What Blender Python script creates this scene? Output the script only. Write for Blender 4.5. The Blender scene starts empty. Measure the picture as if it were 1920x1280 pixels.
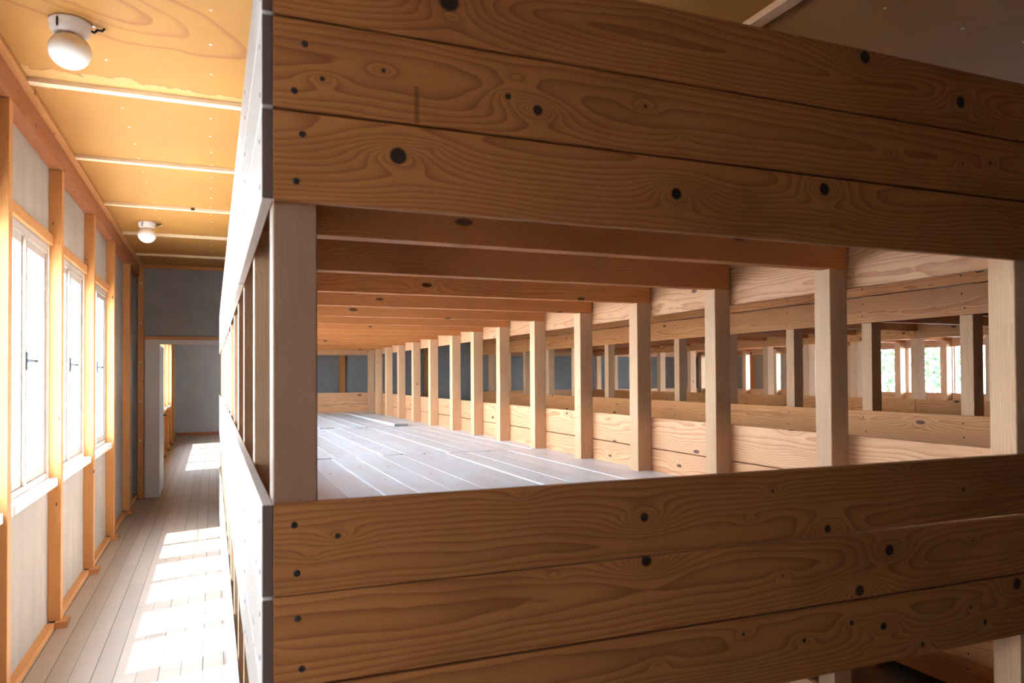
import bpy, math, random
from mathutils import Vector, Matrix

# ------------------------------------------------------------------ camera, sky, sun, exposure
sc = bpy.context.scene
col = sc.collection
sc.view_settings.view_transform = 'Standard'
sc.view_settings.look = 'None'
sc.view_settings.gamma = 1.0
sc.view_settings.use_curve_mapping = False
sc.view_settings.exposure = 3.0
sc.cycles.use_denoising = True
sc.cycles.max_bounces = 14
sc.cycles.diffuse_bounces = 9
sc.cycles.glossy_bounces = 3
sc.cycles.transparent_max_bounces = 12
sc.cycles.sample_clamp_indirect = 12.0
sc.cycles.caustics_reflective = False
sc.cycles.caustics_refractive = False

YAW, PITCH, ROLL = 0.385195, 0.0150056, -0.00547062
fwd = Vector((math.sin(YAW) * math.cos(PITCH), math.cos(YAW) * math.cos(PITCH), math.sin(PITCH)))
r0 = Vector((math.cos(YAW), -math.sin(YAW), 0)); u0 = r0.cross(fwd)
rt = math.cos(ROLL) * r0 + math.sin(ROLL) * u0
up = -math.sin(ROLL) * r0 + math.cos(ROLL) * u0
cam_d = bpy.data.cameras.new('camera'); cam = bpy.data.objects.new('camera', cam_d); col.objects.link(cam)
m = Matrix((rt, up, -fwd)).transposed().to_4x4(); m.translation = Vector((0, 0, 1.58)); cam.matrix_world = m
cam_d.sensor_width = 36; cam_d.sensor_fit = 'HORIZONTAL'
cam_d.lens = 1384.39 / 1920 * 36; cam_d.shift_y = 44.267 / 1920
cam_d.clip_start = 0.02; cam_d.clip_end = 300
cam_d.dof.use_dof = True; cam_d.dof.focus_distance = 4.6; cam_d.dof.aperture_fstop = 7.1
sc.camera = cam

world = bpy.data.worlds.new('sky'); sc.world = world; world.use_nodes = True
wn = world.node_tree; wn.nodes.clear()
wo = wn.nodes.new('ShaderNodeOutputWorld'); wb = wn.nodes.new('ShaderNodeBackground')
wg = wn.nodes.new('ShaderNodeTexCoord'); ws = wn.nodes.new('ShaderNodeSeparateXYZ'); wr = wn.nodes.new('ShaderNodeValToRGB')
wn.links.new(wg.outputs['Generated'], ws.inputs[0]); wn.links.new(ws.outputs['Z'], wr.inputs[0])
wr.color_ramp.elements[0].position = 0.0; wr.color_ramp.elements[0].color = (0.86, 0.93, 1.0, 1)
wr.color_ramp.elements[1].position = 0.9; wr.color_ramp.elements[1].color = (0.55, 0.72, 1.0, 1)
wn.links.new(wr.outputs[0], wb.inputs[0]); wb.inputs[1].default_value = 6.5
wn.links.new(wb.outputs[0], wo.inputs[0])

sun_d = bpy.data.lights.new('sun', 'SUN'); sun = bpy.data.objects.new('sun', sun_d); col.objects.link(sun)
sun_d.energy = 8.5; sun_d.angle = math.radians(0.6); sun_d.color = (1.0, 0.95, 0.88)
sun.rotation_euler = Vector((0.51, 0.158, -1)).to_track_quat('-Z', 'Y').to_euler()
sun.location = (-4, 2, 8)

R = random.Random(7)

# ------------------------------------------------------------------ materials
class NT:
    def __init__(s, name):
        s.m = bpy.data.materials.new(name); s.m.use_nodes = True; s.t = s.m.node_tree; s.t.nodes.clear()
        s.out = s.t.nodes.new('ShaderNodeOutputMaterial')
        s.b = s.t.nodes.new('ShaderNodeBsdfPrincipled'); s.t.links.new(s.b.outputs[0], s.out.inputs[0])
    def n(s, typ, **kw):
        x = s.t.nodes.new(typ)
        for k, v in kw.items(): setattr(x, k, v)
        return x
    def put(s, sock, v):
        if hasattr(v, 'is_output'): s.t.links.new(v, sock)
        elif isinstance(v, (tuple, list)) and len(v) == 3 and sock.type == 'RGBA': sock.default_value = (*v, 1)
        else: sock.default_value = v
    def math(s, op, a, b=0.0, c=0.0, clamp=False):
        x = s.n('ShaderNodeMath', operation=op, use_clamp=clamp)
        s.put(x.inputs[0], a); s.put(x.inputs[1], b); s.put(x.inputs[2], c)
        return x.outputs[0]
    def vm(s, op, a, b=(0, 0, 0)):
        x = s.n('ShaderNodeVectorMath', operation=op); s.put(x.inputs[0], a); s.put(x.inputs[1], b)
        return x.outputs[0]
    def noise(s, vec, scale=1.0, detail=2.0, rough=0.5):
        x = s.n('ShaderNodeTexNoise'); s.put(x.inputs['Vector'], vec)
        x.inputs['Scale'].default_value = scale; x.inputs['Detail'].default_value = detail; x.inputs['Roughness'].default_value = rough
        return x.outputs['Fac']
    def mix(s, f, a, b, typ='MIX'):
        x = s.n('ShaderNodeMix', data_type='RGBA', blend_type=typ)
        s.put(x.inputs[0], f); s.put(x.inputs[6], a); s.put(x.inputs[7], b)
        return x.outputs[2]
    def step(s, v, lo, hi, a=0.0, b=1.0):
        x = s.n('ShaderNodeMapRange', interpolation_type='SMOOTHSTEP')
        s.put(x.inputs[0], v); x.inputs[1].default_value = lo; x.inputs[2].default_value = hi
        x.inputs[3].default_value = a; x.inputs[4].default_value = b
        return x.outputs[0]
    def bump(s, h, strength, dist=0.01):
        x = s.n('ShaderNodeBump'); x.inputs['Strength'].default_value = strength; x.inputs['Distance'].default_value = dist
        s.put(x.inputs['Height'], h); s.t.links.new(x.outputs[0], s.b.inputs['Normal'])

def wood(name, early, late, knotc, freq=150.0, contrast=0.75, rough=0.55, knots=None, vary=0.3, warp=1.0, knot_scale=1.0, grey=None, greyamt=0.0, endgrain=0.6, blotch=0.35, gouge=None):
    """pine: growth rings around an off-centre pith, warped along the board, with knots; coordinates are stored per board"""
    t = NT(name)
    gr = t.n('ShaderNodeAttribute', attribute_name='gr').outputs['Vector']
    rn = t.n('ShaderNodeAttribute', attribute_name='rnd').outputs['Fac']
    sep = t.n('ShaderNodeSeparateXYZ'); t.put(sep.inputs[0], gr)
    u, v, w = sep.outputs
    off = t.n('ShaderNodeCombineXYZ')
    t.put(off.inputs[0], t.math('MULTIPLY', rn, 37.3)); t.put(off.inputs[1], t.math('MULTIPLY', rn, 19.1)); t.put(off.inputs[2], t.math('MULTIPLY', rn, 11.7))
    P = t.vm('ADD', gr, off.outputs[0])
    n1 = t.noise(t.vm('MULTIPLY', P, (1.6, 7, 7)), 1.0, 2.0)
    n2 = t.noise(t.vm('MULTIPLY', t.vm('ADD', P, (5, 3, 9)), (5.0, 22, 22)), 1.0, 2.0)
    # pith position varies with the board
    f1 = t.math('FRACT', t.math('MULTIPLY', rn, 7.31)); f2 = t.math('FRACT', t.math('MULTIPLY', rn, 3.17))
    vv = t.math('ADD', v, t.math('MULTIPLY', t.math('SUBTRACT', f1, 0.5), 0.13))
    vv = t.math('ADD', vv, t.math('MULTIPLY', t.math('SUBTRACT', n1, 0.5), 0.11 * warp))
    ww = t.math('ADD', w, t.math('ADD', t.math('MULTIPLY', f2, 0.05), 0.022))
    rr = t.math('SQRT', t.math('ADD', t.math('MULTIPLY', vv, vv), t.math('MULTIPLY', ww, ww)))
    G = t.math('MULTIPLY', rr, freq)
    G = t.math('ADD', G, t.math('MULTIPLY', n2, 1.6 * warp))
    G = t.math('ADD', G, t.math('MULTIPLY', u, 0.9))
    # scattered knots
    vo = t.n('ShaderNodeTexVoronoi', voronoi_dimensions='2D'); t.put(vo.inputs['Vector'], t.vm('MULTIPLY', P, (2.3, 6.0, 1.0))); vo.inputs['Scale'].default_value = 1.0
    d = vo.outputs['Distance']; cs = t.n('ShaderNodeSeparateColor'); t.put(cs.inputs[0], vo.outputs['Color'])
    on = t.math('GREATER_THAN', cs.outputs[0], 0.45)
    d2 = t.math('ADD', d, t.math('SUBTRACT', 1.0, on))
    size = t.math('ADD', t.math('MULTIPLY', cs.outputs[1], 0.55), 0.35)
    dn = t.math('DIVIDE', d2, t.math('MULTIPLY', size, knot_scale))
    wa = t.math('MULTIPLY', t.math('EXPONENT', t.math('MULTIPLY', dn, -11.0)), 8.0)
    km = t.step(dn, 0.085, 0.055)
    if knots is not None:
        wa = None; km = None
        for (ku, kv, kr) in knots:
            du = t.math('MULTIPLY', t.math('SUBTRACT', u, ku), 0.42); dv = t.math('SUBTRACT', v, kv)
            du = t.math('ADD', du, t.math('MULTIPLY', t.math('SUBTRACT', n2, 0.5), 0.012))
            q = t.math('SQRT', t.math('ADD', t.math('MULTIPLY', du, du), t.math('MULTIPLY', dv, dv)))
            e = t.math('MULTIPLY', t.math('EXPONENT', t.math('MULTIPLY', q, -1.0 / (1.9 * kr))), 9.0 if kr > .007 else 4.0)
            du2 = t.math('SUBTRACT', u, ku)
            q2 = t.math('SQRT', t.math('ADD', t.math('MULTIPLY', du2, du2), t.math('MULTIPLY', dv, dv)))
            k = t.step(q2, kr * 1.1, kr * 0.75)
            wa = e if wa is None else t.math('ADD', wa, e)
            km = k if km is None else t.math('MAXIMUM', km, k)
        t1 = t.math('MULTIPLY', t.math('EXPONENT', t.math('MULTIPLY', dn, -13.0)), 2.0); wa = t.math('ADD', wa, t1)
    G = t.math('ADD', G, wa)
    f = t.math('FRACT', G)
    late_m = t.math('MULTIPLY', t.math('POWER', f, 2.6), t.step(f, 1.0, 0.93))
    late_m = t.math('MULTIPLY', late_m, contrast)
    fib = t.noise(t.vm('MULTIPLY', P, (9, 420, 420)), 1.0, 1.0)
    blot = t.noise(t.vm('MULTIPLY', P, (2.5, 9, 9)), 1.0, 3.0)
    c = t.mix(late_m, early, late)
    c = t.mix(t.math('MULTIPLY', t.step(blot, 0.5, 0.72), blotch), c, t.mix(0.6, c, late))
    c = t.mix(0.25, c, t.mix(fib, (0.0, 0.0, 0.0), c), 'MIX')
    if grey is not None:
        gm = t.noise(t.vm('MULTIPLY', P, (3.1, 8, 8)), 1.0, 4.0, 0.6)
        c = t.mix(t.math('MULTIPLY', t.step(gm, 0.3, 0.7, 0.55, 1.0), greyamt), c, grey)
    val = t.math('ADD', t.math('MULTIPLY', t.math('SUBTRACT', t.math('FRACT', t.math('MULTIPLY', rn, 13.7)), 0.5), vary), 1.0)
    hs = t.n('ShaderNodeHueSaturation'); t.put(hs.inputs['Value'], val); t.put(hs.inputs['Color'], c)
    hs.inputs['Saturation'].default_value = 1.0
    c = t.mix(km, hs.outputs[0], knotc)
    if gouge:
        gu = t.math('ABSOLUTE', t.math('SUBTRACT', t.math('ADD', u, t.math('MULTIPLY', n2, 0.006)), gouge[0]))
        gv = t.math('MULTIPLY', t.math('GREATER_THAN', v, gouge[1]), t.math('LESS_THAN', v, gouge[2]))
        gmask = t.math('MULTIPLY', t.step(gu, 0.006, 0.002), gv)
        c = t.mix(t.math('MULTIPLY', gmask, 0.7), c, (0.10, 0.03, 0.008))
    eg = t.n('ShaderNodeAttribute', attribute_name='endgrain').outputs['Fac']
    c = t.mix(t.math('MULTIPLY', eg, endgrain), c, (0.065, 0.022, 0.010))
    t.put(t.b.inputs['Base Color'], c)
    t.b.inputs['Roughness'].default_value = rough
    t.b.inputs['Specular IOR Level'].default_value = 0.35
    t.bump(t.math('ADD', late_m, t.math('MULTIPLY', km, -0.8)), 0.25, 0.001)
    return t.m

EARLY, LATE, KNOT = (0.66, 0.36, 0.19), (0.40, 0.14, 0.045), (0.10, 0.035, 0.014)
M = {}
M['pine'] = wood('pine', EARLY, LATE, KNOT, freq=125, contrast=0.9)
M['pine_warm'] = wood('warm_pine', (0.66, 0.31, 0.115), (0.38, 0.11, 0.026), KNOT, freq=125, contrast=0.9)
M['pine_plain'] = wood('pine_post', (0.67, 0.41, 0.235), (0.47, 0.22, 0.10), KNOT, freq=190, contrast=0.45, knot_scale=0.7)
M['pine_red'] = wood('pine_beam', (0.58, 0.22, 0.062), (0.33, 0.085, 0.02), KNOT, contrast=0.7)
M['post_dark'] = wood('dark_brown_post', (0.34, 0.165, 0.09), (0.22, 0.085, 0.04), KNOT, freq=230, contrast=0.5, knot_scale=0.4, grey=(0.17, 0.085, 0.052), greyamt=0.55)  # darker brown pine, used for one front corner post only
M['stud'] = wood('pine_stud', (0.52, 0.235, 0.075), (0.38, 0.13, 0.033), KNOT, freq=130, contrast=0.45, knot_scale=0.7, vary=0.15)
M['red'] = wood('reddish_plate', (0.42, 0.15, 0.055), (0.22, 0.06, 0.02), KNOT, contrast=0.7)
M['deck'] = wood('worn_deck_sky_sheen', (0.66, 0.58, 0.50), (0.52, 0.43, 0.36), (0.22, 0.18, 0.15), contrast=0.35, rough=0.36, grey=(0.68, 0.73, 0.80), greyamt=0.85, vary=0.16, knot_scale=0.6)  # worn grey planks; blue-white mix paints in the sky's glancing reflection
M['sash'] = wood('painted_sash', (0.46, 0.40, 0.35), (0.38, 0.31, 0.26), (0.2, 0.12, 0.08), contrast=0.3, vary=0.05, knot_scale=0.4)
M['pale_grey'] = wood('pale_grey_board', (0.68, 0.57, 0.49), (0.44, 0.31, 0.23), (0.30, 0.20, 0.15), contrast=0.45, vary=0.1, grey=(0.56, 0.54, 0.54), greyamt=0.5, endgrain=0.93)  # paler, greyer pine for the near bunk's left side boards
M['lath'] = wood('pale_lath', (0.78, 0.60, 0.40), (0.60, 0.38, 0.20), KNOT, contrast=0.5, vary=0.1)
M['pale'] = wood('painted_pale', (0.74, 0.70, 0.64), (0.66, 0.60, 0.52), (0.3, 0.2, 0.12), contrast=0.3, vary=0.05, knot_scale=0.5)

def plain(name, c, rough=0.6, metal=0.0, nz=0.0, scale=8.0):
    t = NT(name)
    co = t.n('ShaderNodeTexCoord').outputs['Object']
    if nz > 0:
        f = t.noise(co, scale, 4.0, 0.6)
        cc = t.mix(t.math('MULTIPLY', f, nz), c, tuple(x * 0.45 for x in c))
        t.put(t.b.inputs['Base Color'], cc)
    else:
        t.put(t.b.inputs['Base Color'], c)
    t.b.inputs['Roughness'].default_value = rough; t.b.inputs['Metallic'].default_value = metal
    return t.m
M['iron'] = plain('dark_iron', (0.05, 0.05, 0.055), 0.45, 0.8, 0.4, 60)
M['steel'] = plain('zinc_steel', (0.55, 0.56, 0.56), 0.4, 0.9, 0.3, 60)
M['nail'] = plain('rusty_nail', (0.022, 0.014, 0.012), 0.6, 0.3, 0.3, 200)
M['greypaint'] = plain('grey_paint', (0.47, 0.45, 0.44), 0.5, 0, 0.12, 6)
M['porcelain'] = plain('porcelain', (0.66, 0.60, 0.56), 0.3, 0, 0.15, 14)
M['cable'] = plain('black_cable', (0.02, 0.02, 0.02), 0.6)

def opal():
    t = NT('opal_glass'); t.put(t.b.inputs['Base Color'], (0.88, 0.87, 0.85)); t.b.inputs['Roughness'].default_value = 0.12
    t.b.inputs['Subsurface Weight'].default_value = 0.3; t.b.inputs['Subsurface Radius'].default_value = (0.05, 0.05, 0.05)
    return t.m
M['opal'] = opal()

def board_panel(name, c1, c2, fleck=0.3, streak=0.0):
    t = NT(name)
    co = t.n('ShaderNodeTexCoord').outputs['Object']
    a = t.noise(co, 1.7, 5.0, 0.6); b = t.noise(co, 55.0, 3.0, 0.7); k = t.noise(t.vm('MULTIPLY', co, (60, 60, 22)), 1.0, 2.0)
    c = t.mix(t.step(a, 0.3, 0.72), c1, c2)
    c = t.mix(t.math('MULTIPLY', t.step(b, 0.35, 0.75), 0.22), c, tuple(x * 0.6 for x in c1))
    c = t.mix(t.math('MULTIPLY', t.step(k, 0.66, 0.78), fleck), c, tuple(min(1, x * 2.0) for x in c1))
    if streak:
        s = t.noise(t.vm('MULTIPLY', co, (9, 9, 0.5)), 1.0, 4.0, 0.6)
        c = t.mix(t.math('MULTIPLY', t.step(s, 0.45, 0.7), streak), c, tuple(x * 0.62 for x in c1))
    t.put(t.b.inputs['Base Color'], c); t.b.inputs['Roughness'].default_value = 0.8
    t.bump(b, 0.2, 0.002)
    return t.m
M['panel'] = board_panel('fibreboard_beige', (0.36, 0.31, 0.265), (0.29, 0.25, 0.215), 0.1, 0.4)
M['panelgrey'] = board_panel('fibreboard_grey', (0.20, 0.20, 0.205), (0.26, 0.255, 0.25), 0.3)
M['panelfar'] = board_panel('fibreboard_grey_far', (0.33, 0.335, 0.35), (0.38, 0.38, 0.385), 0.2)
M['ext'] = plain('outer_boarding', (0.35, 0.36, 0.33), 0.8, 0, 0.3, 4)

def ceiling_mat():
    t = NT('ceiling_fibreboard')
    co = t.n('ShaderNodeTexCoord').outputs['Object']
    sep = t.n('ShaderNodeSeparateXYZ'); t.put(sep.inputs[0], co); x, y, z = sep.outputs
    a = t.noise(co, 1.3, 4.0, 0.6); b = t.noise(co, 140.0, 3.0, 0.7); w = t.noise(co, 7.0, 5.0, 0.65)
    c = t.mix(t.step(a, 0.3, 0.75), (0.36, 0.158, 0.020), (0.305, 0.127, 0.016))
    c = t.mix(t.math('MULTIPLY', t.step(b, 0.35, 0.7), 0.35), c, (0.36, 0.17, 0.05))
    # torn paper skin beside the panel joint at the second batten
    d = t.math('ABSOLUTE', t.math('SUBTRACT', y, 4.30))
    d = t.math('ADD', d, t.math('MULTIPLY', t.math('SUBTRACT', w, 0.5), 0.30))
    d = t.math('ADD', d, t.math('MULTIPLY', x, 0.02))
    torn = t.step(d, 0.115, 0.105)
    rim = t.math('MULTIPLY', t.step(d, 0.104, 0.11), t.step(d, 0.122, 0.112))
    c = t.mix(t.math('MULTIPLY', torn, 0.55), c, (0.56, 0.33, 0.12))
    c = t.mix(t.math('MULTIPLY', rim, 0.75), c, (0.18, 0.07, 0.03))
    # water stain rings round the first lamp
    dx = t.math('ADD', t.math('MULTIPLY', t.math('ADD', x, 0.45), 0.75), t.math('MULTIPLY', t.math('SUBTRACT', y, 3.35), 0.55))
    dy = t.math('SUBTRACT', t.math('MULTIPLY', t.math('SUBTRACT', y, 3.35), 0.95), t.math('MULTIPLY', t.math('ADD', x, 0.45), 0.6))
    q = t.math('SQRT', t.math('ADD', t.math('MULTIPLY', dx, dx), t.math('MULTIPLY', dy, t.math('MULTIPLY', dy, 4.0))))
    q = t.math('ADD', q, t.math('MULTIPLY', t.math('SUBTRACT', t.noise(co, 2.2, 3.0), 0.5), 0.35))
    for r_, s_ in ((0.22, 0.6), (0.36, 0.35), (0.60, 0.55)):
        ring = t.math('MULTIPLY', t.step(q, r_ - 0.07, r_), t.step(q, r_ + 0.008, r_))
        c = t.mix(t.math('MULTIPLY', ring, s_ + .2), c, (0.22, 0.07, 0.008))
    t.put(t.b.inputs['Base Color'], c); t.b.inputs['Roughness'].default_value = 0.75
    t.bump(b, 0.25, 0.002)
    return t.m
M['ceiling'] = ceiling_mat()

def floor_mat():
    t = NT('floor_boards')
    co = t.n('ShaderNodeTexCoord').outputs['Object']
    sep = t.n('ShaderNodeSeparateXYZ'); t.put(sep.inputs[0], co); x, y, z = sep.outputs
    Wd = 0.1085
    xi = t.math('DIVIDE', t.math('ADD', x, 50.0 * Wd + 0.052), Wd)
    fl = t.math('FLOOR', xi); fx = t.math('FRACT', xi)
    far = t.math('GREATER_THAN', y, 10.79)
    wn_ = t.n('ShaderNodeTexWhiteNoise', noise_dimensions='2D'); cb = t.n('ShaderNodeCombineXYZ')
    yo = t.math('ADD', t.math('DIVIDE', y, 4.4), t.math('MULTIPLY', t.math('FRACT', t.math('MULTIPLY', fl, 0.3819)), 3.0))
    t.put(cb.inputs[0], fl); t.put(cb.inputs[1], t.math('ADD', t.math('FLOOR', yo), t.math('MULTIPLY', far, 31.0))); t.put(wn_.inputs['Vector'], cb.outputs[0])
    rnd = wn_.outputs['Value']
    o = t.n('ShaderNodeCombineXYZ'); t.put(o.inputs[0], t.math('MULTIPLY', rnd, 13.0)); t.put(o.inputs[1], t.math('MULTIPLY', rnd, 31.0)); t.put(o.inputs[2], rnd)
    P = t.vm('ADD', co, o.outputs[0])
    n1 = t.noise(t.vm('MULTIPLY', P, (9, 1.5, 1)), 1.0, 2.0)
    ring = t.math('FRACT', t.math('ADD', t.math('MULTIPLY', x, 90.0), t.math('MULTIPLY', n1, 9.0)))
    late = t.math('MULTIPLY', t.math('POWER', ring, 3.0), 0.35)
    c = t.mix(late, (0.30, 0.225, 0.165), (0.21, 0.14, 0.095))
    gr_ = t.noise(co, 2.4, 5.0, 0.65)
    c = t.mix(t.math('MULTIPLY', t.step(gr_, 0.35, 0.7), 0.45), c, (0.245, 0.20, 0.165))
    sp = t.noise(co, 38.0, 3.0, 0.7); c = t.mix(t.math('MULTIPLY', t.step(sp, 0.66, 0.74), 0.4), c, (0.22, 0.17, 0.13))
    hs = t.n('ShaderNodeHueSaturation'); t.put(hs.inputs['Color'], c); t.put(hs.inputs['Value'], t.math('ADD', t.math('MULTIPLY', rnd, 0.22), 0.88)); c = hs.outputs[0]
    gapw = t.math('ADD', 0.018, t.math('MULTIPLY', t.math('FRACT', t.math('MULTIPLY', fl, 0.618)), 0.03))
    g = t.math('LESS_THAN', fx, gapw)
    g2 = t.math('LESS_THAN', t.math('FRACT', yo), 0.0009)
    g3 = t.math('LESS_THAN', t.math('ABSOLUTE', t.math('SUBTRACT', y, 10.79)), 0.006)
    g = t.math('MAXIMUM', t.math('MAXIMUM', g, g2), g3)
    c = t.mix(g, c, (0.03, 0.02, 0.015))
    t.put(t.b.inputs['Base Color'], c); t.b.inputs['Roughness'].default_value = 0.5
    t.bump(t.math('SUBTRACT', 1.0, g), 0.6, 0.004)
    return t.m
M['floor'] = floor_mat()

def glass():
    t = NT('window_glass')
    tr = t.n('ShaderNodeBsdfTransparent'); gl = t.n('ShaderNodeBsdfGlossy'); gl.inputs['Roughness'].default_value = 0.03
    tr.inputs[0].default_value = (0.96, 0.98, 0.97, 1)
    mx = t.n('ShaderNodeMixShader'); mx.inputs[0].default_value = 0.05
    t.t.links.new(tr.outputs[0], mx.inputs[1]); t.t.links.new(gl.outputs[0], mx.inputs[2]); t.t.links.new(mx.outputs[0], t.out.inputs[0])
    return t.m
M['glass'] = glass()
M['gravel'] = plain('pale_gravel', (0.62, 0.60, 0.56), 0.9, 0, 0.3, 30)
M['leaf'] = plain('tree_leaves', (0.022, 0.05, 0.010), 0.6, 0, 0.5, 3)
M['bark'] = plain('tree_bark', (0.16, 0.12, 0.09), 0.9, 0, 0.5, 12)

# ------------------------------------------------------------------ mesh helpers
def _template():
    vid = {}; V = []
    for sx in (0, 1):
        for sy in (0, 1):
            for sz in (0, 1):
                for a in range(3):
                    vid[(sx, sy, sz, a)] = len(V); V.append(((sx, sy, sz), a))
    F = []
    def cor(axes, signs):
        c = [0, 0, 0]
        for a, s in zip(axes, signs): c[a] = s
        return tuple(c)
    for a in range(3):
        b, c = (a + 1) % 3, (a + 2) % 3
        for s in (0, 1):
            q = [vid[(*cor((a, b, c), (s, i, j)), a)] for i, j in ((0, 0), (1, 0), (1, 1), (0, 1))]
            F.append(q if s else q[::-1])
        for sb in (0, 1):
            for sc_ in (0, 1):
                q = [vid[(*cor((a, b, c), (0, sb, sc_)), b)], vid[(*cor((a, b, c), (1, sb, sc_)), b)],
                     vid[(*cor((a, b, c), (1, sb, sc_)), c)], vid[(*cor((a, b, c), (0, sb, sc_)), c)]]
                F.append(q)
    for sx in (0, 1):
        for sy in (0, 1):
            for sz in (0, 1): F.append([vid[(sx, sy, sz, 0)], vid[(sx, sy, sz, 1)], vid[(sx, sy, sz, 2)]])
    P = [Vector([(1 if s else -1) * (1.0 if i == a else 0.8) for i, s in enumerate(c)]) for c, a in V]
    G = []
    for f in F:
        n = (P[f[1]] - P[f[0]]).cross(P[f[2]] - P[f[0]]); ctr = sum((P[i] for i in f), Vector()) / len(f)
        G.append(f if n.dot(ctr) > 0 else f[::-1])
    return V, G
_TV, _TF = _template()

class MB:
    def __init__(s): s.v = []; s.f = []; s.gr = []; s.rn = []; s.en = []; s.second = set()
    def box(s, x, y, z, axis=None, ch=0.0012, rnd=None, u0=None, shear=None):
        """x, y, z are (lo, hi); axis = grain direction"""
        lo = (x[0], y[0], z[0]); hi = (x[1], y[1], z[1]); d = [hi[i] - lo[i] for i in range(3)]
        if axis is None: axis = max(range(3), key=lambda i: d[i])
        rest = [i for i in range(3) if i != axis]; rest.sort(key=lambda i: -d[i])
        rnd = R.random() if rnd is None else rnd
        ch = min(ch, min(d) * 0.3); b = len(s.v)
        for c, a in _TV:
            p = [(hi[i] if c[i] else lo[i]) + (0 if i == a else (-ch if c[i] else ch)) for i in range(3)]
            uu = p[axis] - ((lo[axis] if u0 is None else u0))
            g = (uu, p[rest[0]] - (lo[rest[0]] + hi[rest[0]]) / 2, p[rest[1]] - (lo[rest[1]] + hi[rest[1]]) / 2)
            if shear: p = list(shear(p, c))
            s.v.append(p); s.gr.append(g); s.rn.append(rnd); s.en.append(1.0 if a == axis else 0.0)
        s.f += [[b + i for i in f] for f in _TF]
        return s
    def add(s, verts, faces, rnd=0.5):
        b = len(s.v)
        for p in verts: s.v.append(tuple(p)); s.gr.append(tuple(p)); s.rn.append(rnd); s.en.append(0.0)
        s.f += [[b + i for i in f] for f in faces]
        return s
    def disc(s, c, nrm, r, h=0.001, n=8):
        nv = Vector(nrm).normalized(); a = nv.orthogonal().normalized(); b = nv.cross(a); c = Vector(c)
        V = []
        for k in range(n):
            t = 2 * math.pi * k / n; V.append(c + r * (math.cos(t) * a + math.sin(t) * b))
        for k in range(n):
            t = 2 * math.pi * k / n; V.append(c + nv * h + r * 0.8 * (math.cos(t) * a + math.sin(t) * b))
        F = [[k, (k + 1) % n, n + (k + 1) % n, n + k] for k in range(n)] + [list(range(n, 2 * n)), list(range(n))[::-1]]
        s.second |= set(range(len(s.f), len(s.f) + len(F)))      # takes the second material
        return s.add(V, F)
    def lathe(s, c, prof, n=40):
        b = []; c = Vector(c)
        V = [(c.x + r * math.cos(2 * math.pi * k / n), c.y + r * math.sin(2 * math.pi * k / n), c.z + z) for r, z in prof for k in range(n)]
        F = [[i * n + k, i * n + (k + 1) % n, (i + 1) * n + (k + 1) % n, (i + 1) * n + k] for i in range(len(prof) - 1) for k in range(n)]
        F.append(list(range(n))[::-1]); F.append([(len(prof) - 1) * n + k for k in range(n)])
        return s.add(V, F)
    def tube(s, pts, r, n=8):
        pts = [Vector(p) for p in pts]; V = []
        for i, p in enumerate(pts):
            d = (pts[min(i + 1, len(pts) - 1)] - pts[max(i - 1, 0)]).normalized(); a = d.orthogonal().normalized(); b = d.cross(a)
            ri = r[i] if isinstance(r, (list, tuple)) else r
            V += [p + ri * (math.cos(2 * math.pi * k / n) * a + math.sin(2 * math.pi * k / n) * b) for k in range(n)]
        F = [[i * n + k, i * n + (k + 1) % n, (i + 1) * n + (k + 1) % n, (i + 1) * n + k] for i in range(len(pts) - 1) for k in range(n)]
        F.append(list(range(n))[::-1]); F.append([(len(pts) - 1) * n + k for k in range(n)])
        return s.add(V, F)
    def build(s, name, mat, parent=None, smooth=False, kind=None, mat2=None):
        me = bpy.data.meshes.new(name)
        me.from_pydata([tuple(p) for p in s.v], [], s.f)
        a = me.attributes.new('gr', 'FLOAT_VECTOR', 'POINT'); a.data.foreach_set('vector', [q for g in s.gr for q in g])
        a = me.attributes.new('rnd', 'FLOAT', 'POINT'); a.data.foreach_set('value', s.rn)
        a = me.attributes.new('endgrain', 'FLOAT', 'POINT'); a.data.foreach_set('value', s.en)
        me.materials.append(mat)
        if mat2:
            me.materials.append(mat2); me.polygons.foreach_set('material_index', [1 if i in s.second else 0 for i in range(len(s.f))])
        if smooth: me.polygons.foreach_set('use_smooth', [True] * len(me.polygons))
        me.update()
        o = bpy.data.objects.new(name, me); col.objects.link(o)
        if parent: o.parent = parent
        if kind: o['kind'] = kind
        return o

def empty(name, label=None, cat=None, group=None, kind=None, loc=(0, 0, 0)):
    o = bpy.data.objects.new(name, None); col.objects.link(o); o.location = loc
    if label: o['label'] = label
    if cat: o['category'] = cat
    if group: o['group'] = group
    if kind: o['kind'] = kind
    return o

# ------------------------------------------------------------------ room shell
XL, XR = -0.97, 8.17            # inner faces of the side wall panels
YB, YP, YF = -2.62, 10.9, 22.4  # wall behind the camera, partition, end of the next room
ZC = 3.09
fl = MB().box((XL - 0.12, XR + 0.12), (YB - 0.1, YF + 0.1), (-0.12, 0), ch=0).build('floor', M['floor'], kind='structure')
scr = MB().box((XL - 0.12, XR + 0.12), (YB - 0.1, YF + 0.1), (ZC, ZC + 0.1), ch=0)
for i, X in enumerate([-0.47, -0.01, 0.45, 0.91, 1.37, 1.83, 2.57, 3.04, 3.43]):
    for k in range(28):
        Y = 0.85 + 0.343 * k
        if abs((Y - 4.33 + 0.69) % 1.38 - 0.69) < 0.05: continue
        scr.disc((X + R.uniform(-.006, .006), Y + R.uniform(-.01, .01), ZC), (0, 0, -1), 0.008, 0.002)
cl = scr.build('ceiling', M['ceiling'], kind='structure', mat2=M['steel'])
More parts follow.
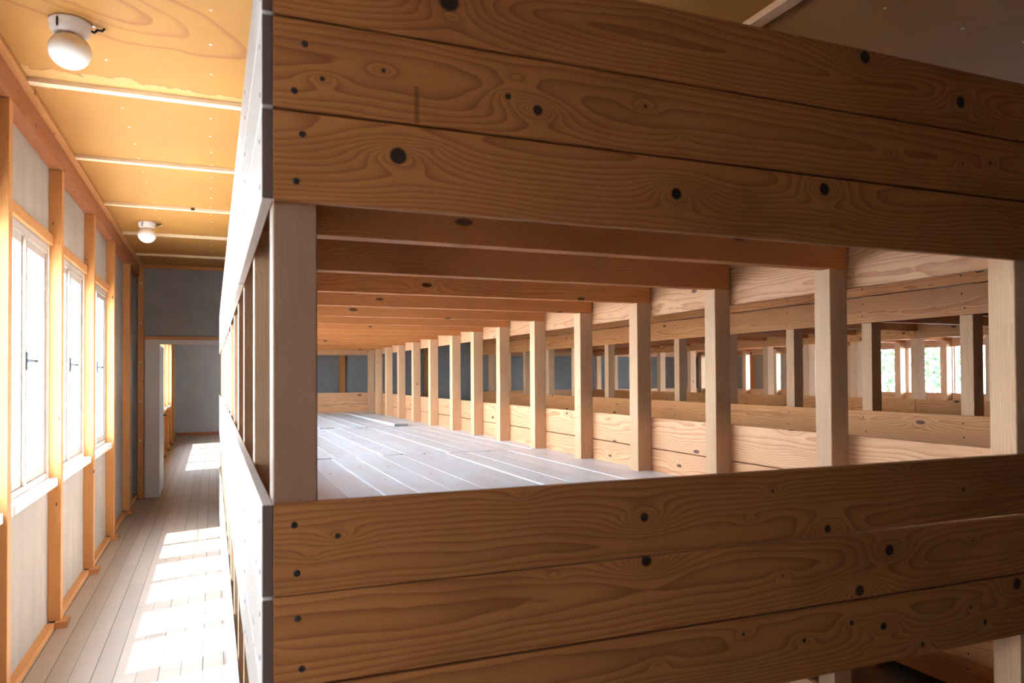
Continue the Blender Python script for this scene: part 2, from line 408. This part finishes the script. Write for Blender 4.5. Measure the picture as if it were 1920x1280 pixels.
# cross battens under the ceiling joints, and one long batten past the first bunk
for k, Y in enumerate([1.55, 2.95, 4.33, 5.71, 7.14, 8.52, 9.93]):
    MB().box((-0.86, 2.10), (Y - 0.028, Y + 0.028), (ZC - 0.024, ZC)).build('ceiling_batten', M['lath'], cl)
MB().box((2.105, 2.165), (YB, YP), (ZC - 0.03, ZC)).build('ceiling_batten', M['pine_plain'], cl)
for X in (5.2,):
    MB().box((X, X + 0.06), (YB, YP), (ZC - 0.024, ZC)).build('ceiling_batten', M['pine_plain'], cl)

STUDS = [-2.6, -1.26, 0.10, 1.44, 2.80, 4.135, 5.465, 6.855, 8.195, 9.66]
WINBAYS_L = [5, 6, 7, 8]      # bay k lies between stud k and stud k+1
WINBAYS_R = [4, 5, 6, 7]
SW = 0.07

def side_wall(side, name, studs, bays, y0, y1, wn0, xin, sgn):
    """xin: inner panel face; sgn: +1 when the room lies towards +X"""
    def X(a, b):                      # distances from the panel face into the room
        p, q = xin + sgn * a, xin + sgn * b
        return (min(p, q), max(p, q))
    zlo, zhi = 0.93, 2.42
    w = empty(name, kind='structure')
    panels = []
    ys = [y0] + [s for s in studs if y0 < s < y1] + [y1]
    for i in range(len(ys) - 1):
        a, b = ys[i], ys[i + 1]
        isw = any(abs(studs[k] - a) < 1e-6 for k in bays)
        if isw:
            MB().box(X(-0.02, 0), (a, b), (0, zlo), ch=0).build('wall_panel', M['panel'], w)
            MB().box(X(-0.02, 0), (a, b), (zhi, ZC), ch=0).build('wall_panel', M['panel'], w)
            MB().box(X(-0.07, -0.02), (a, b), (-0.1, zlo), ch=0).build('outer_boarding', M['ext'], w)
            MB().box(X(-0.07, -0.02), (a, b), (zhi, ZC + .1), ch=0).build('outer_boarding', M['ext'], w)
        else:
            MB().box(X(-0.02, 0), (a, b), (0, ZC), ch=0).build('wall_panel', M['panel'], w)
            MB().box(X(-0.07, -0.02), (a, b), (-0.1, ZC + .1), ch=0).build('outer_boarding', M['ext'], w)
    for s in studs:
        MB().box(X(0, 0.073), (s, s + SW), (0.04, 2.92), ch=0.002).build('stud', M['stud'], w)
        MB().box(X(0.045, 0.112), (s - 0.035, s + SW + 0.03), (0.0, 0.04), axis=0).build('stud_block', M['stud'], w)
    for i in range(len(ys) - 1):
        a = ys[i] + (SW + .03 if ys[i] in studs else 0); b = ys[i + 1] - (.035 if ys[i + 1] in studs else 0)
        MB().box(X(0, 0.045), (a, b), (0, 0.04)).build('sill_plate', M['stud'], w)
    MB().box(X(0, 0.073), (y0, y1), (2.92, 3.06)).build('top_plate', M['red'], w)
    MB().box(X(0.045, 0.112), (y0, y1), (3.062, ZC), rnd=.31).build('ceiling_moulding', M['stud'], w)
    n = wn0
    for k in bays:
        if not (y0 - .01 <= studs[k] < y1): continue
        a = studs[k] + SW; b = studs[k + 1] if k + 1 < len(studs) else y1
        n += 1
        W = empty('window_%d' % n, kind='structure')
        MB().box(X(0.001, 0.026), (a, b), (2.43, 2.495), rnd=.62).build('header_board', M['stud'], W)
        MB().box(X(-0.03, 0.056), (a, b), (0.90, 0.948)).build('window_sill', M['pale'], W)
        fr = MB()
        fr.box(X(-0.055, -0.001), (a, b), (2.375, 2.43)).box(X(-0.055, -0.001), (a, b), (0.948, 0.985))
        fr.box(X(-0.055, -0.001), (a, a + 0.03), (0.985, 2.375)).box(X(-0.055, -0.001), (b - 0.03, b), (0.985, 2.375))
        fr.build('window_frame', M['sash'], W)
        mid = (a + b) / 2
        for (p, q) in ((a + 0.03, mid), (mid, b - 0.03)):
            sa = MB(); st = 0.042
            sa.box(X(-0.045, -0.012), (p, p + st), (0.985, 2.375)).box(X(-0.045, -0.012), (q - st, q), (0.985, 2.375))
            sa.box(X(-0.045, -0.012), (p + st, q - st), (0.985, 1.035)).box(X(-0.045, -0.012), (p + st, q - st), (2.33, 2.375))
            so = sa.build('casement', M['sash'], W)
            mm = (p + q) / 2
            mu = MB().box(X(-0.038, -0.022), (p + st, q - st), (1.682, 1.696)).box(X(-0.038, -0.022), (mm - .006, mm + .006), (1.035, 2.33))
            mu.build('muntin', M['pale'], so)
            MB().box(X(-0.031, -0.029), (p + st, q - st), (1.035, 2.33), ch=0).build('pane', M['glass'], so)
        MB().box(X(-0.012, 0.006), (mid - 0.024, mid + 0.024), (0.985, 2.375)).build('meeting_strip', M['sash'], W)
        h = MB().box(X(0.006, 0.012), (mid - 0.012, mid + 0.012), (1.63, 1.73)).box(X(0.012, 0.045), (mid - 0.007, mid + 0.007), (1.673, 1.687))
        h.box(X(0.035, 0.047), (mid - 0.01, mid + 0.085), (1.672, 1.688))
        h.build('window_handle', M['iron'], W)
    return n

STUDS_L = [-2.6, -1.10, 0.27, 0.86] + STUDS[3:]  # extra studs near the camera frame the added window
nw = side_wall('left', 'wall_left', STUDS_L, WINBAYS_L + [2], YB, YP, 0, XL, 1)  # the appended bay is an unseen window added to side-light the front boards
nw = side_wall('right', 'wall_right', STUDS, WINBAYS_R, YB, YP, nw, XR, -1)
FST = [11.0, 12.15, 13.5, 14.9, 16.3, 17.7, 19.1, 20.5]
nw = side_wall('next', 'wall_left_next_room', FST, [2, 3, 4, 5], YP + 0.1, YF, nw, XL, 1)
nw = side_wall('next', 'wall_right_next_room', FST, [2, 3, 4, 5], YP + 0.1, YF, nw, XR, -1)  # unseen windows in this wall are added to brighten the next room
MB().box((XL - .07, XR + 0.07), (YB - 0.06, YB), (0, ZC), ch=0).build('wall_front', M['panelgrey'], kind='structure')
wf = MB().box((XL - .07, XR + 0.07), (YF, YF + 0.06), (0, ZC), ch=0).build('wall_far', M['panelfar'], kind='structure')
MB().box((XL, XR), (YF - 0.03, YF), (0, 0.07)).build('baseboard', M['red'], wf)

# partition between the two rooms, with the doorway
DX0, DX1, DH = -0.655, 0.42, 2.035
wp = empty('wall_back', kind='structure')
for (a, b, zl, zh) in ((XL, DX0 - .02, 0, ZC), (DX0 - .02, DX1 + .02, DH + .02, ZC), (DX1 + .02, XR, 0, ZC)):
    MB().box((a, b), (YP, YP + 0.1), (zl, zh), ch=0).build('wall_panel', M['panelgrey'], wp)
bo = MB().box((-0.913, -0.843), (YP - 0.065, YP), (0.0, 3.06))
for z in (2.83, 2.31, 1.79, 1.27, 0.76, 0.24): bo.disc((-0.877, YP - 0.065, z), (0, -1, 0), 0.014, 0.008, 10)
bo.build('corner_stud', M['stud'], wp, mat2=M['steel'])
for X in (1.70, 2.975, 4.3, 5.6, 6.9):
    MB().box((X, X + 0.085), (YP - 0.05, YP), (0.05, ZC - .03)).build('stud', M['stud'], wp)
MB().box((-0.84, XR - .12), (YP - 0.03, YP), (ZC - 0.045, ZC)).build('ceiling_moulding', M['stud'], wp)
MB().box((-0.835, 1.2), (YP - 0.03, YP), (2.095, 2.135)).build('door_head_batten', M['stud'], wp)
MB().box((1.2, XR), (YP - 0.03, YP), (0.0, 0.05)).build('sill_plate', M['stud'], wp)
dr = empty('door_1', kind='structure')
f = MB().box((-0.832, DX0), (YP - 0.025, YP), (0, 2.093)).box((DX0, DX1), (YP - 0.025, YP), (DH, 2.093)).box((DX1, DX1 + .17), (YP - 0.025, YP), (0, 2.093))
f.box((DX0 - .02, DX0), (YP, YP + .1), (0, DH + .02)).box((DX1, DX1 + .02), (YP, YP + .1), (0, DH + .02)).box((DX0, DX1), (YP, YP + .1), (DH, DH + .02))
f.build('door_frame', M['greypaint'], dr)
lf = MB().box((DX0 - .045, DX0 - .005), (YP + 0.12, YP + 0.95), (0.01, 2.02)).build('door_leaf', M['greypaint'], dr)
MB().box((DX0 - .005, DX0 + 0.045), (YP + 0.84, YP + 0.86), (1.04, 1.06)).box((DX0 + .03, DX0 + 0.045), (YP + 0.74, YP + 0.86), (1.04, 1.06)).build('door_handle', M['iron'], lf)

# ------------------------------------------------------------------ bunks
T_BOT, T_MID, T_TOP = (0.09, 0.237, 0.384, 0.53), (0.947, 1.095, 1.24, 1.386), (1.855, 2.001, 2.148, 2.295)
DECKS = (0.28, 1.135, 2.043)
YS = [1.217, 1.805, 2.389, 2.963, 3.538, 4.147, 4.74, 5.285, 5.83, 6.49, 7.105, 7.727, 8.33, 8.88, 9.345]
Y0, Y1 = 1.20, 9.43
BT = 0.017

def deck(x0, x1, y0, y1, zt, parent, seed, ph):
    """sleeping platform: lengthwise planks with open joints; a few sit proud"""
    rr = random.Random(seed); mb = MB(); pw = 0.1305
    joints = [y0, 4.14, 6.53, y1]
    n = int((x1 - x0) / pw) + 2
    for s in range(3):
        sh = rr.uniform(-.03, .03) if s else 0.0
        for k in range(-1, n):
            a = x0 + ph + k * pw + sh; b = a + pw - rr.choice((.002, .003, .004, .008, .003))
            a, b = max(a, x0), min(b, x1)
            if b - a < 0.015: continue
            dz = rr.choice((0, 0, -.001, .001, .002, -.002, .004))
            e0, e1 = joints[s] + rr.uniform(0, .006), joints[s + 1] - rr.uniform(0, .008)
            lift = rr.uniform(0, .004); cup = rr.uniform(-.0015, .002)
            if s == 2 and seed == 12 and abs(a - 1.5) < .07: lift = 0.022
            def shf(p, c, lift=lift, cup=cup, e0=e0):
                t = max(0.0, 1 - (p[1] - e0) / 0.6); return (p[0], p[1], p[2] + lift * t * t + (cup if c[0] else 0))
            mb.box((a, b), (e0, e1), (zt - .025 + dz, zt + dz), axis=1, ch=.0015, rnd=rr.random(), shear=shf)
    return mb.build('sleeping_deck', M['deck'], parent)

FRONT_KNOTS = {      # (along the board, up from its middle line, radius) in metres
    ('top', 2): [(0.287, 0.0, 0.019), (1.24, 0.054, 0.015), (1.539, -0.005, 0.014), (1.651, -0.054, 0.003)],
    ('top', 1): [(0.075, -0.018, 0.0045), (0.174, 0.01, 0.004), (0.395, -0.002, 0.006), (0.452, -0.019, 0.010), (0.677, 0.018, 0.004),
                 (1.638, 0.009, 0.005), (1.543, -0.002, 0.004), (1.313, -0.002, 0.003)],
    ('top', 0): [(0.198, 0.018, 0.015), (0.745, 0.003, 0.012), (1.119, 0.046, 0.014)],
    ('mid', 2): [(0.098, 0.015, 0.005), (0.667, 0.001, 0.009), (0.972, 0.031, 0.004), (1.117, -0.058, 0.009), (1.529, -0.001, 0.005)],
    ('mid', 1): [(0.671, 0.064, 0.012), (1.294, 0.026, 0.013), (1.205, -0.054, 0.013), (1.557, 0.024, 0.003), (0.995, 0.0, 0.003)],
    ('mid', 0): [(1.181, 0.027, 0.006), (1.273, 0.008, 0.009), (0.895, 0.042, 0.004), (1.596, -0.025, 0.006), (1.71, 0.052, 0.015),
                 (1.548, 0.016, 0.005), (1.391, -0.048, 0.006), (1.05, 0.008, 0.005)],
}
def front_mat(key):
    return wood('pine_front_%s_%d' % key, (0.40, 0.140, 0.040), (0.15, 0.036, 0.008), (0.02, 0.008, 0.005), freq=115, contrast=0.8, knots=FRONT_KNOTS[key], vary=0.12, warp=0.6, blotch=0.6, gouge=(0.233, -0.07, -0.008) if key == ('top', 1) else None)

def boards(tier, zs, parent, axis, lo, hi, plane, y_nails, side, name='guard_board', mats=None, seams=None, base='pine'):
    """three boards above one another; axis 0 or 1 = direction they run in; side = which way their nailed face looks"""
    cuts = [lo] + list(seams or []) + [hi]
    for k in range(3):
        for s in range(len(cuts) - 1):
            a, b = cuts[s], cuts[s + 1] - (0.002 if s < len(cuts) - 2 else 0)
            dz0, dz1 = R.uniform(.0016, .0028), R.uniform(.0016, .0028)
            if mats and tier == 'mid':          # the upper seam of the rail is nearly closed at its left end
                if k == 2: dz0 = .0005
                if k == 1: dz1 = .0009
            zz = (zs[k] + dz0, zs[k + 1] - dz1)
            shf = None
            if mats and tier == 'mid' and k == 1:
                def shf(p, c): return (p[0], p[1], p[2] - (0.004 if c[2] and p[0] > 1.0 else 0))
            mb = MB()
            mat = mats[(tier, k)] if mats and (tier, k) in mats else M[base]
            if axis == 0: mb.box((a, b), plane, zz, axis=0, u0=0.087 if mats else None, shear=shf)
            else: mb.box(plane, (a, b), zz, axis=1)
            nm = mb
            for yn in y_nails:
                if not (a < yn < b): continue
                for q in (0.24, 0.74):
                    z = zz[0] + (zz[1] - zz[0]) * (q + R.uniform(-.05, .05)); c_ = yn + R.uniform(-.012, .012)
                    for sd in (side if isinstance(side, tuple) else (side,)):
                        pp = plane[1] if sd > 0 else plane[0]
                        if axis == 0: nm.disc((c_, pp, z), (0, sd, 0), 0.0055 if mats else .0045, 0.0008)
                        else: nm.disc((pp, c_, z), (sd, 0, 0), 0.0045, 0.0008)
            mb.build(name, mat, parent, mat2=M['nail'])

def bunk(name, label, group, rows, left, right, mids, front_mats, seed, yend=Y1):
    root = empty(name, label, 'bunk bed', group, loc=((left[0] + right[1]) / 2, (Y0 + Y1) / 2, 0))
    inv = root.location
    made = []
    def P(o): made.append(o); return o
    start = set(bpy.data.objects)
    ys = [y for y in YS if y < yend]
    for ri, (a, b) in enumerate(rows):
        for y in ys:
            j = R.uniform(-.004, .004) if y > 1.3 else 0
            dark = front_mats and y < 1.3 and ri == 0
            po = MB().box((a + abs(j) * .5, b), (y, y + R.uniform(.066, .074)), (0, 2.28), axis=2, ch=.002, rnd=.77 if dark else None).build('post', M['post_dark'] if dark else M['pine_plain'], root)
            if dark: po['label'] = 'dark brown corner post'
    for ri in range(len(rows) - 1):
        xa, xb = rows[ri][0] + .012, rows[ri + 1][1] - .010
        if ri + 2 < len(rows): xb = rows[ri + 1][0] + .03
        if ri > 0: xa = rows[ri][0] + .035
        for di, zt in enumerate(DECKS):
            for y in ys:
                yy = y - .012 if y > 1.3 else y + .072
                MB().box((xa, xb), (yy, yy + .05), (zt - .125, zt - .0255), axis=0).build('cross_beam', M['pine_red'], root)
        x0 = rows[ri][0] + (.001 if ri == 0 else .04); x1 = rows[ri + 1][1] - .001 if ri == len(rows) - 2 else rows[ri + 1][0] - .001
        for di, zt in enumerate(DECKS):
            deck(x0, x1, Y0 + BT + .001, yend - BT - .001, zt, root, seed + di, -0.008 if ri == 0 else 0.02)
    tiers = (('bot', T_BOT), ('mid', T_MID), ('top', T_TOP))
    ny = [y + .035 for y in YS]
    for tn, zs in tiers:
        boards(tn, zs, root, 1, Y0, yend, left, ny, -1, seams=[4.165], base='pale_grey' if front_mats else 'pine_warm')
        boards(tn, zs, root, 1, Y0, yend, right, ny, (-1, 1), seams=[5.32])
        for mcol in mids: boards(tn, zs, root, 1, Y0 + BT, yend - BT, mcol, ny, -1, seams=[4.165], base='pine_warm')
        nx = [r[0] + .035 for r in rows]
        boards(tn, zs, root, 0, left[1], right[0], (Y0, Y0 + BT), nx, -1, mats=front_mats)
        boards(tn, zs, root, 0, left[1], right[0], (yend - BT, yend), nx, -1)
    for o in bpy.data.objects:
        if o.parent == root: o.matrix_parent_inverse = Matrix.Translation(-inv)
    return root

fm = {k: front_mat(k) for k in FRONT_KNOTS}
bunk('communal_bunk', 'long three-tier plank bunk nearest the left windows, brown end boards in front', None,
     [(0.088, 0.156), (1.83, 1.905)], (0.07, 0.087), (1.905, 1.922), [], fm, 11)
bunk('communal_bunk', 'double-width three-tier plank bunk across the aisle, seen through the first bunk', None,
     [(3.297, 3.367), (5.10, 5.175), (6.90, 6.975)], (3.28, 3.297), (6.975, 6.992), [(5.083, 5.10)], None, 31)

# ------------------------------------------------------------------ ceiling lamps
def lamp(x, y, label):
    t = empty('ceiling_lamp', label, 'ceiling lamp', 'round globe lamps on the ceiling', loc=(x, y, ZC))
    MB().lathe((0, 0, 0), [(0.078, 0.0), (0.080, -0.004), (0.080, -0.013), (0.077, -0.017), (0.076, -0.040), (0.066, -0.058), (0.055, -0.064)]).build('lamp_base', M['porcelain'], t, True)
    sc_ = MB().box((-.040, -.034), (-.0745, -.062), (-.052, -.017)); sc_.build('locking_clip', M['iron'], t)
    pr = []
    for k in range(25):
        a = math.radians(22 + (180 - 22) * k / 24); pr.append((max(0.0008, 0.082 * math.sin(a)), -0.126 + 0.075 * math.cos(a)))
    MB().lathe((0, 0, 0), pr).build('globe', M['opal'], t, True)
    MB().tube([(0.070, .012, -.020), (0.088, .016, -.026), (0.100, .014, -.014), (0.118, .020, -.012), (0.126, .018, -.001)], 0.006).build('cable', M['cable'], t, True)
lamp(-0.560, 3.575, 'larger-looking white globe ceiling lamp near the front, by the stained ceiling board')
lamp(-0.590, 7.93, 'smaller-looking white globe ceiling lamp further down the aisle towards the doorway')

# ------------------------------------------------------------------ outside
MB().box((-60, 70), (-50, 80), (-0.32, -0.22), ch=0).build('ground', M['gravel'], kind='structure')
def tree(x, y, h, seed):
    rr = random.Random(seed)
    t = empty('tree', 'green leafy tree outside the right-hand windows, washed out by daylight', 'tree', 'trees outside the right-hand windows', loc=(x, y, -0.22))
    MB().tube([(0, 0, 0), (0.05, 0.03, h * .3), (-.04, .06, h * .62), (0.03, 0, h * .85)], [0.22, 0.17, 0.11, 0.04], 10).build('trunk', M['bark'], t, True)
    V, F = [], []
    for k in range(3800):
        z = rr.uniform(0.16, 1.0); rad = 2.6 * math.sqrt(max(0.02, 1 - ((z - .55) / .5) ** 2)) * rr.uniform(0.45, 1.0) ** .6
        a = rr.uniform(0, 2 * math.pi); c = Vector((rad * math.cos(a), rad * math.sin(a), z * h)) + Vector([rr.uniform(-.25, .25) for _ in range(3)])
        n = Vector([rr.gauss(0, 1) for _ in range(3)]).normalized(); p = n.orthogonal().normalized(); q = n.cross(p); s = rr.uniform(.07, .15)
        b = len(V); V += [c - p * s, c + q * s * .6, c + p * s, c - q * s * .6]; F.append([b, b + 1, b + 2, b + 3])
    MB().add(V, F).build('crown', M['leaf'], t)
for i, (x, y, h) in enumerate(((19, 9.5, 7.5), (25, 14.5, 8.5), (18.5, 16.5, 7.0), (26, 22, 9), (19, 23.5, 7.5), (32, 10, 9))):
    tree(x, y, h, 50 + i)
